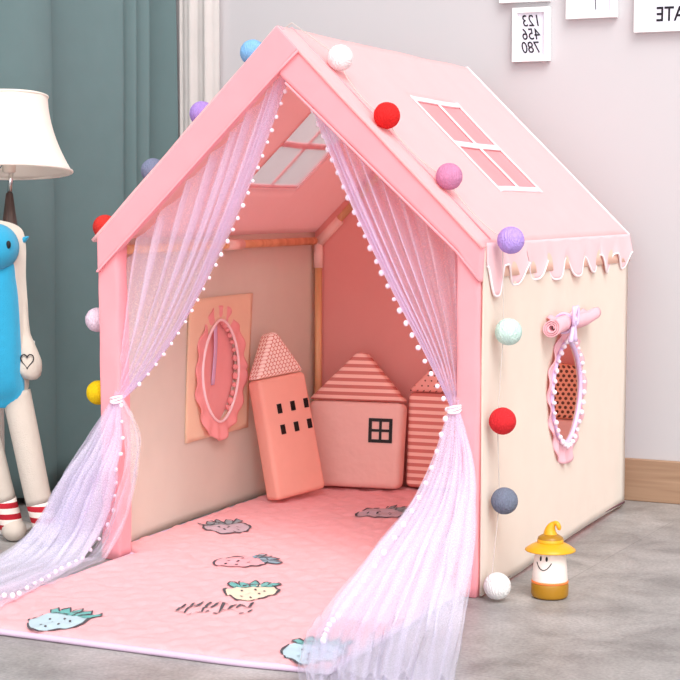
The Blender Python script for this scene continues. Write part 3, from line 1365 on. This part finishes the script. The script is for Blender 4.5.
# tower, leaning back on the left wall
TH = .062
th_t, pr = cush('tower_cushion', 'tall orange tower cushion with six black windows leaning on the cream wall', (.130, .852, .033), (R_(-9.5), R_(-5), R_(67)),
                [('cushion_body', 'tower', [(-.095, 0), (.095, 0), (.090, .355), (-.090, .355)], TH, .014),
                 ('cushion_roof', dots('white_orange_dots', (206, 132, 116), (253, 238, 230), .0135, .0056), [(-.092, .357), (.092, .357), (.014, .485), (-.010, .485)], TH - .006, .012)])
M_ = []
rc = []
for zz in (.200, .262):
    for k in range(3):
        xx = -.034 + k * .052
        rc.append((xx - .008, xx + .008, zz - .014, zz + .014))
windows(th_t, pr[0], rc, TH)
# wide house
TH2 = .075
hs, pr = cush('house_cushion', 'wide dusty pink house cushion with striped roof and one black window', (.226, 1.085, .026), (R_(-7), 0, R_(9)),
              [('cushion_body', 'house', [(-.150, 0), (.136, 0), (.142, .262), (-.158, .262)], TH2, .02),
               ('cushion_roof', stripes('rose_stripes', (206, 132, 124), (248, 208, 196), 2, .0215, .5), [(-.160, .264), (.144, .264), (.012, .412), (-.012, .412)], TH2 - .006, .016)])
wx, wz, ww, hh = .074, .176, .037, .037
rc = [(wx - ww, wx + ww, wz - hh, wz - hh + .010), (wx - ww, wx + ww, wz + hh - .010, wz + hh), (wx - ww, wx - ww + .010, wz - hh + .010, wz + hh - .010), (wx + ww - .010, wx + ww, wz - hh + .010, wz + hh - .010),
      (wx - .004, wx + .004, wz - hh + .01, wz + hh - .01), (wx - ww + .010, wx - .004, wz - .004, wz + .004), (wx + .004, wx + ww - .01, wz - .004, wz + .004)]
mb = MB()
for (x0, x1, z0, z1) in rc:
    mb.add(*box(x0, x1, -TH2 / 2 - .0025, -TH2 / 2 + .002, z0, z1))
mb.build('printed_window', 'black', pr[0], False, False)
# striped house
TH3 = .06
cush('striped_cushion', 'narrow pink striped house cushion standing behind the right tulle curtain', (.456, 1.172, .026), (R_(-4), 0, R_(4)),
     [('cushion_body', stripes('pink_stripes', (212, 134, 126), (248, 208, 196), 2, .0215, .5), [(-.098, 0), (.098, 0), (.096, .290), (-.096, .290)], TH3, .016),
      ('cushion_roof', dots('dark_on_pink_dots', (240, 180, 170), (120, 70, 66), .020, .0026), [(-.100, .292), (.100, .292), (.024, .372), (-.024, .372)], TH3 - .006, .014)])
# dotted one, only seen through the right wall's window
TH4 = .07
cush('dotted_cushion', 'dotted tan house cushion glimpsed through the oval window of the cream wall', (.855, 1.150, .027), (R_(-5), 0, R_(4)),
     [('cushion_body', 'house', [(-.130, 0), (.130, 0), (.128, .235), (-.128, .235)], TH4, .016),
      ('cushion_roof', dots('dark_on_tan_dots', (240, 180, 152), (110, 74, 64), .0165, .0048), [(-.130, .237), (.130, .237), (.090, .385), (-.05, .405)], TH4 - .006, .014)])

# ------------------------------------------------------------------ lantern
lx0, ly0 = 1.150, .066
ln = thing('night_light', 'small smiling lantern with a yellow pointed hat standing beside the cream tent wall', 'night light', (lx0, ly0, 0), (0, 0, R_(-7)))


def lk(name, geo, mat, parent=ln, smooth=True):
    return mk(name, geo[0], geo[1], mat, parent, smooth, None, False)


bev(lk('base', lathe([(.036, .001), (.041, .004), (.0425, .012), (.0425, .030), (.041, .036)], 40), 'ochre'), .002)
lk('rim', lathe([(.0415, .035), (.0425, .037), (.0415, .040)], 40), 'orange')
bodyo = lk('lamp_body', lathe([(.0400, .038), (.0405, .042), (.0385, .07), (.0350, .10), (.0325, .118), (.02, .122)], 48), 'milk')
hat = lk('hat_brim', lathe([(.018, .120), (.054, .1085), (.0575, .1085), (.0572, .1110), (.045, .1195), (.0295, .127), (.02, .128)], 48), 'yellow')
mbh = MB()
mbh.add(*lathe([(.029, .124), (.0295, .127), (.0285, .138), (.024, .1415), (.016, .146)], 40))
crown = mbh.build('hat_crown', 'ochre', ln, True, False)
lk('hat_band', lathe([(.0298, .126), (.0302, .128), (.0296, .134), (.029, .1345)], 40), 'yellow', crown)
tip = [(.0, 0, .140), (-.001, 0, .152), (.002, 0, .163), (.009, 0, .171), (.017, -.001, .171), (.021, -.001, .163), (.021, -.001, .157)]
tp = [spline(tip, i / 24) for i in range(25)]
lk('hat_tip', tube(tp, [lerp(.018, .0055, min(1, i / 12)) if i < 20 else .0055 - .0006 * (i - 20) for i in range(25)], 14), 'yellow')


def on_body(a, z, off=.0006):
    r_ = interp([(.042, .0405), (.07, .0385), (.10, .0350), (.118, .0325)], z)[0] + off
    return (r_ * sin(a), -r_ * cos(a), z)


def eye(a, z):
    v = [on_body(a, z, .0012)] + [on_body(a + .075 * cos(t), z + .0058 * sin(t), .0009) for t in [2 * PI * i / 14 for i in range(14)]]
    f = [(0, 1 + i, 1 + (i + 1) % 14) for i in range(14)]
    o = mk('eye', v, f, 'black', bodyo, True, None, False)


for a in (-.20, .20):
    eye(a, .0945)
sm = [on_body(lerp(-.50, .50, t), .0855 - .0165 * (1 - (2 * t - 1) ** 2), .0005) for t in [i / 24 for i in range(25)]]
mk('smile', *tube(sm, .0011, 6), 'black', bodyo, True, None, False)

# ------------------------------------------------------------------ pedestal table + lamp (left edge, behind the plush toy)
LX, LY = -.400, .178
pt = thing('side_table', 'small white pedestal table under the lamp at the left edge', 'table', (-.415, .190, 0))
mk('table_top', *lathe([(.062, .499), (.068, .502), (.068, .517), (.062, .520)], 40, (-.415, .190, 0)), 'tablew', pt, True)
mk('pedestal', *lathe([(.022, .012), (.016, .05), (.014, .4), (.03, .500)], 20, (-.450, .185, 0)), 'tablew', pt, True)
mk('base', *lathe([(.085, .001), (.085, .010), (.03, .016)], 32, (-.450, .185, 0)), 'tablew', pt, True)

TILT = Matrix.Translation((0, 0, .45)) @ Matrix.Rotation(R_(-6), 4, Vector((.82, .57, 0))) @ Matrix.Translation((0, 0, -.45))


def tilted(g):
    return [TILT @ Vector(q) for q in g[0]], g[1]


lp = thing('table_lamp', 'table lamp with a white flared bell shade at the left edge of the picture', 'lamp', (LX, LY, .520))
lk2 = lambda n_, g, m_, p_=lp: mk(n_, g[0], g[1], m_, p_, True, None, False)
lk2('lamp_body', lathe([(.044, .001), (.044, .012), (.040, .020), (.030, .24), (.009, .398)], 28), 'dark')
lk2('rod', tube([(0, 0, .39), (.008, 0, .47)], .0065, 12), 'chrome')
lk2('socket', lathe([(.012, .45), (.018, .455), (.018, .505), (.014, .51)], 20), 'bulb')
lk2('bulb', ball((0, 0, .545), .032, 20, 12, (1, 1, 1.15)), 'bulb')
prof_ = []
for i in range(25):
    t = i / 24
    r_ = lerp(.167, .104, 1 - (1 - t) ** 1.9)
    prof_.append((r_, lerp(.455, .656, t)))


def shadef(u, w):
    a = 2 * PI * u
    i = w * 24
    k = min(int(i), 23)
    r_ = lerp(prof_[k][0], prof_[k + 1][0], i - k)
    z = lerp(prof_[k][1], prof_[k + 1][1], i - k)
    oct_ = 1 - .012 * abs(sin(4 * a))
    return (r_ * oct_ * cos(a), r_ * oct_ * sin(a), z)


v, f = grid(shadef, 64, 25, True)
sh = solid(lk2('lamp_shade', tilted((v, f)), 'shade'), .003, 0)
for (rad, z) in ((.167, .455), (.104, .656)):
    lk2('shade_rim', tilted(tube([(rad * cos(a), rad * sin(a), z) for a in [2 * PI * i / 48 for i in range(49)]], .0035, 8, False)), 'shade', sh)
mb = MB()
for k in range(3):
    a = 2 * PI * k / 3 + .4
    mb.add(*tube([(.014 * cos(a), .014 * sin(a), .49), (.160 * cos(a), .160 * sin(a), .458)], .002, 6))
mb.v = [tuple(TILT @ Vector(q)) for q in mb.v]
mb.build('shade_spider', 'chrome', lp, True, False)

# ------------------------------------------------------------------ long-legged plush toy
TX, TY = -.360, .020
toy = thing('plush_toy', 'long-legged blue and white plush toy with red striped socks before the teal curtain', 'toy', (TX, TY, 0), (0, 0, R_(26)))
lt = lambda n_, g, m_, p_=toy, s_=True: mk(n_, g[0], g[1], m_, p_, s_, None, False)


def pillow(outline, th, n=48, yoff=0.0):
    """soft stuffed shape from an outline in (x, z)"""
    rings = 8
    cx = sum(p[0] for p in outline) / len(outline)
    cz = sum(p[1] for p in outline) / len(outline)
    N = len(outline)
    v, f = [], []
    for s2 in (-1, 1):
        base = len(v)
        v.append((cx, yoff + s2 * th, cz))
        for r_ in range(1, rings + 1):
            k = r_ / rings
            y = th * math.sqrt(max(0, 1 - k ** 3.2))
            for (x, z) in outline:
                v.append((lerp(cx, x, k), yoff + s2 * y, lerp(cz, z, k)))
        for i in range(N):
            f.append((base, base + 1 + i, base + 1 + (i + 1) % N))
            for r_ in range(rings - 1):
                a = base + 1 + r_ * N
                f.append((a + i, a + N + i, a + N + (i + 1) % N, a + (i + 1) % N))
    half = 1 + rings * N
    for i in range(N):
        a, b_ = 1 + (rings - 1) * N, half + 1 + (rings - 1) * N
        f.append((a + i, a + (i + 1) % N, b_ + (i + 1) % N, b_ + i))
    return v, f


def outl(ctrl, n=60):
    ctrl = ctrl + [ctrl[0]]
    return [tuple(spline([(a, b_, 0) for a, b_ in ctrl], i / n))[:2] for i in range(n)]


body_o = outl([(-.135, .40), (0, .375), (.092, .39), (.106, .47), (.105, .60), (.100, .70), (.100, .79), (.080, .833), (0, .850), (-.09, .84), (-.130, .77), (-.115, .68), (-.130, .55)])
tb = lt('body', pillow(body_o, .065), 'toywhite')
blue_o = outl([(-.115, .40), (0, .362), (.084, .375), (.097, .46), (.095, .60), (.088, .70), (.076, .77), (0, .79), (-.09, .78), (-.100, .68), (-.112, .55)])
lt('belly_panel', pillow(blue_o, .060, yoff=-.022), 'toyblue', tb)
nose = lt('nose', ball((.030, -.052, .778), .062, 28, 18), 'toyblue')
lt('nostril', ball((.072, -.096, .786), .0065, 10, 8, (1, 1, 1.6)), 'black', nose)
lt('ear', pillow(outl([(.078, .800), (.090, .803), (.108, .806), (.104, .795), (.090, .782)], 30), .012), 'toyblue', tb)
arm_pts = [(.084, 0, .66), (.090, -.01, .60), (.094, -.012, .55), (.104, -.015, .50), (.106, -.015, .465), (.094, -.012, .44)]
ap = [spline(arm_pts, i / 20) for i in range(21)]
arm = lt('arm', tube(ap, [interp([(0, .014), (.4, .018), (.7, .034), (.88, .036), (1, .012)], i / 20)[0] for i in range(21)], 16), 'toywhite', toy)
mb = MB()
hp = []
for i in range(25):
    t = 2 * PI * i / 24
    hp.append((.108 + .0011 * 16 * sin(t) ** 3 * .95, -.0505 + .004 * abs(sin(t)), .487 + .0013 * (13 * cos(t) - 5 * cos(2 * t) - 2 * cos(3 * t) - cos(4 * t))))
lt('heart_outline', tube(hp, .0016, 6, False), 'ink', arm)


def leg(x0, y0, x1, y1, ztop):
    pts = [(x0, y0, ztop), (lerp(x0, x1, .33), lerp(y0, y1, .3), ztop * .68), (lerp(x0, x1, .66), lerp(y0, y1, .62), ztop * .35), (x1, y1, .028)]
    lp_ = [spline(pts, i / 24) for i in range(25)]
    cut = 18
    lg = lt('leg', tube(lp_[:cut + 1], [lerp(.038, .034, i / cut) for i in range(cut + 1)], 18), 'toywhite')
    sk = lt('striped_sock', tube(lp_[cut:], [lerp(.034, .031, (i) / (24 - cut)) for i in range(25 - cut)], 18), stripes('red_white_stripes', (176, 40, 52), (240, 226, 218), 2, .030, .5), lg)
    # foot
    lt('foot', ball((x1 + .006, y1 - .012, .030), .030, 16, 10, (1.1, 1.25, 1)), 'toywhite', lg)


leg(.070, .0, .150, -.02, .40)
leg(-.040, .02, .050, .040, .40)


# ------------------------------------------------------------------ pictures on the back wall
def picture(name, label, x0, x1, z0, z1, bw, tilt=0.0):
    t = thing(name, label, 'picture', ((x0 + x1) / 2, 1.370, (z0 + z1) / 2), (0, 0, 0), 'white picture frames on the back wall')
    mb = MB()
    w, h = (x1 - x0) / 2, (z1 - z0) / 2
    y0, y1 = -.024, -.001
    for (a, b_, c, e) in ((-w, w, -h, -h + bw), (-w, w, h - bw, h), (-w, -w + bw, -h + bw, h - bw), (w - bw, w, -h + bw, h - bw)):
        mb.add(*box(a, b_, y0, y1, c, e))
    fr = mb.build('picture_frame', 'frame', t, False, False)
    b_ = box(-w + bw - .002, w - bw + .002, -.014, -.002, -h + bw - .002, h - bw + .002)
    pr_ = mk('print', b_[0], b_[1], 'paper', t, False, None, False)
    return t, pr_, w, h


def lettering(txt, size, cx, cz, parent, sx=1.0, shear=0.0, bold=0.0, name='lettering', lines=1.0):
    cu = bpy.data.curves.new('t', 'FONT')
    cu.body = txt
    cu.size = size
    cu.align_x = 'CENTER'
    cu.align_y = 'CENTER'
    cu.shear = shear
    cu.extrude = .0006
    cu.offset = bold
    cu.space_line = lines
    to = bpy.data.objects.new('t', cu)
    C.objects.link(to)
    dg = bpy.context.evaluated_depsgraph_get()
    me = bpy.data.meshes.new_from_object(to.evaluated_get(dg))
    bpy.data.objects.remove(to)
    v = [(cx + q.co.x * sx, -.0150 - q.co.z, cz + q.co.y) for q in me.vertices]
    f = [tuple(p.vertices) for p in me.polygons]
    return mk(name, v, f, 'ink', parent, False, None, False)


t, p_, w, h = picture('picture', 'small framed print of mirrored numbers, the lowest whole frame on the back wall', .618, .734, 1.324, 1.486, .015)
for r_, row in enumerate(('123', '456', '780')):
    lettering(row, .049, .002, .040 - r_ * .040, p_, -.80, .25, .0, 'number_row')
t, p_, w, h = picture('picture', 'white framed print with one thin stem, half cut off, beside the mirrored letters', .786, .940, 1.446, 1.64, .017)
v, f = tube([(.014, -.0150, .02), (.010, -.0150, -.03), (.013, -.0150, -.072)], .0012, 6)
mk('drawn_line', v, f, 'ink', p_, True, None, False)
t, p_, w, h = picture('picture', 'white framed print with large mirrored capital letters at the right edge of the picture', .994, 1.37, 1.398, 1.66, .017)
lettering('STATE', .060, -.056, -.082, p_, -.80, 0, .0006)
t, p_, w, h = picture('picture', 'white frame showing only its bottom edge above the framed numbers', .575, .732, 1.503, 1.70, .017)

# ------------------------------------------------------------------ camera
cam = bpy.data.cameras.new('camera')
co = bpy.data.objects.new('camera', cam)
C.objects.link(co)
yaw, pitch, rl, foc = .42360, .08270, .0031, 1655.7452
F = Vector((-sin(yaw) * cos(pitch), cos(yaw) * cos(pitch), -sin(pitch)))
Rt = Vector((cos(yaw), sin(yaw), 0))
U = Rt.cross(F)
r2 = Rt * cos(rl) + U * sin(rl)
u2 = U * cos(rl) - Rt * sin(rl)
m3 = Matrix((r2, u2, -F)).transposed()
co.matrix_world = Matrix.Translation((2.2393, -3.5174, .8945)) @ m3.to_4x4()
cam.sensor_width = 36
cam.lens = foc / 680 * 36
bpy.context.scene.camera = co

# ------------------------------------------------------------------ light
sc_ = bpy.context.scene
wd = bpy.data.worlds.new('soft_daylight')
sc_.world = wd
wd.use_nodes = True
bg = wd.node_tree.nodes['Background']
bg.inputs[0].default_value = (1.0, .985, .98, 1)
wn = wd.node_tree
tcw = wn.nodes.new('ShaderNodeTexCoord')
dp = wn.nodes.new('ShaderNodeVectorMath')
dp.operation = 'DOT_PRODUCT'
dp.inputs[1].default_value = Vector((.36, -.90, .16)).normalized()
wn.links.new(tcw.outputs['Generated'], dp.inputs[0])
mr = wn.nodes.new('ShaderNodeMapRange')         # added fill: sky brightened toward the camera side to light the tent inside
mr.interpolation_type = 'SMOOTHSTEP'
mr.inputs['From Min'].default_value = .1
mr.inputs['From Max'].default_value = 1
mr.inputs['To Min'].default_value = .46
mr.inputs['To Max'].default_value = 2.35
wn.links.new(dp.outputs['Value'], mr.inputs['Value'])
wn.links.new(mr.outputs[0], bg.inputs[1])
sun = bpy.data.lights.new('daylight', 'SUN')
sun.energy = 2.3
sun.angle = math.radians(34)
sun.color = (1, .985, .96)
so = bpy.data.objects.new('daylight', sun)
C.objects.link(so)
so.rotation_euler = Vector((.50, -.62, .95)).to_track_quat('Z', 'Y').to_euler()
sc_.view_settings.view_transform = 'Standard'
sc_.view_settings.look = 'None'
sc_.view_settings.exposure = 0.03
sc_.view_settings.gamma = 1
sc_.cycles.max_bounces = 16
sc_.cycles.diffuse_bounces = 10
sc_.cycles.transmission_bounces = 12
sc_.cycles.transparent_max_bounces = 24
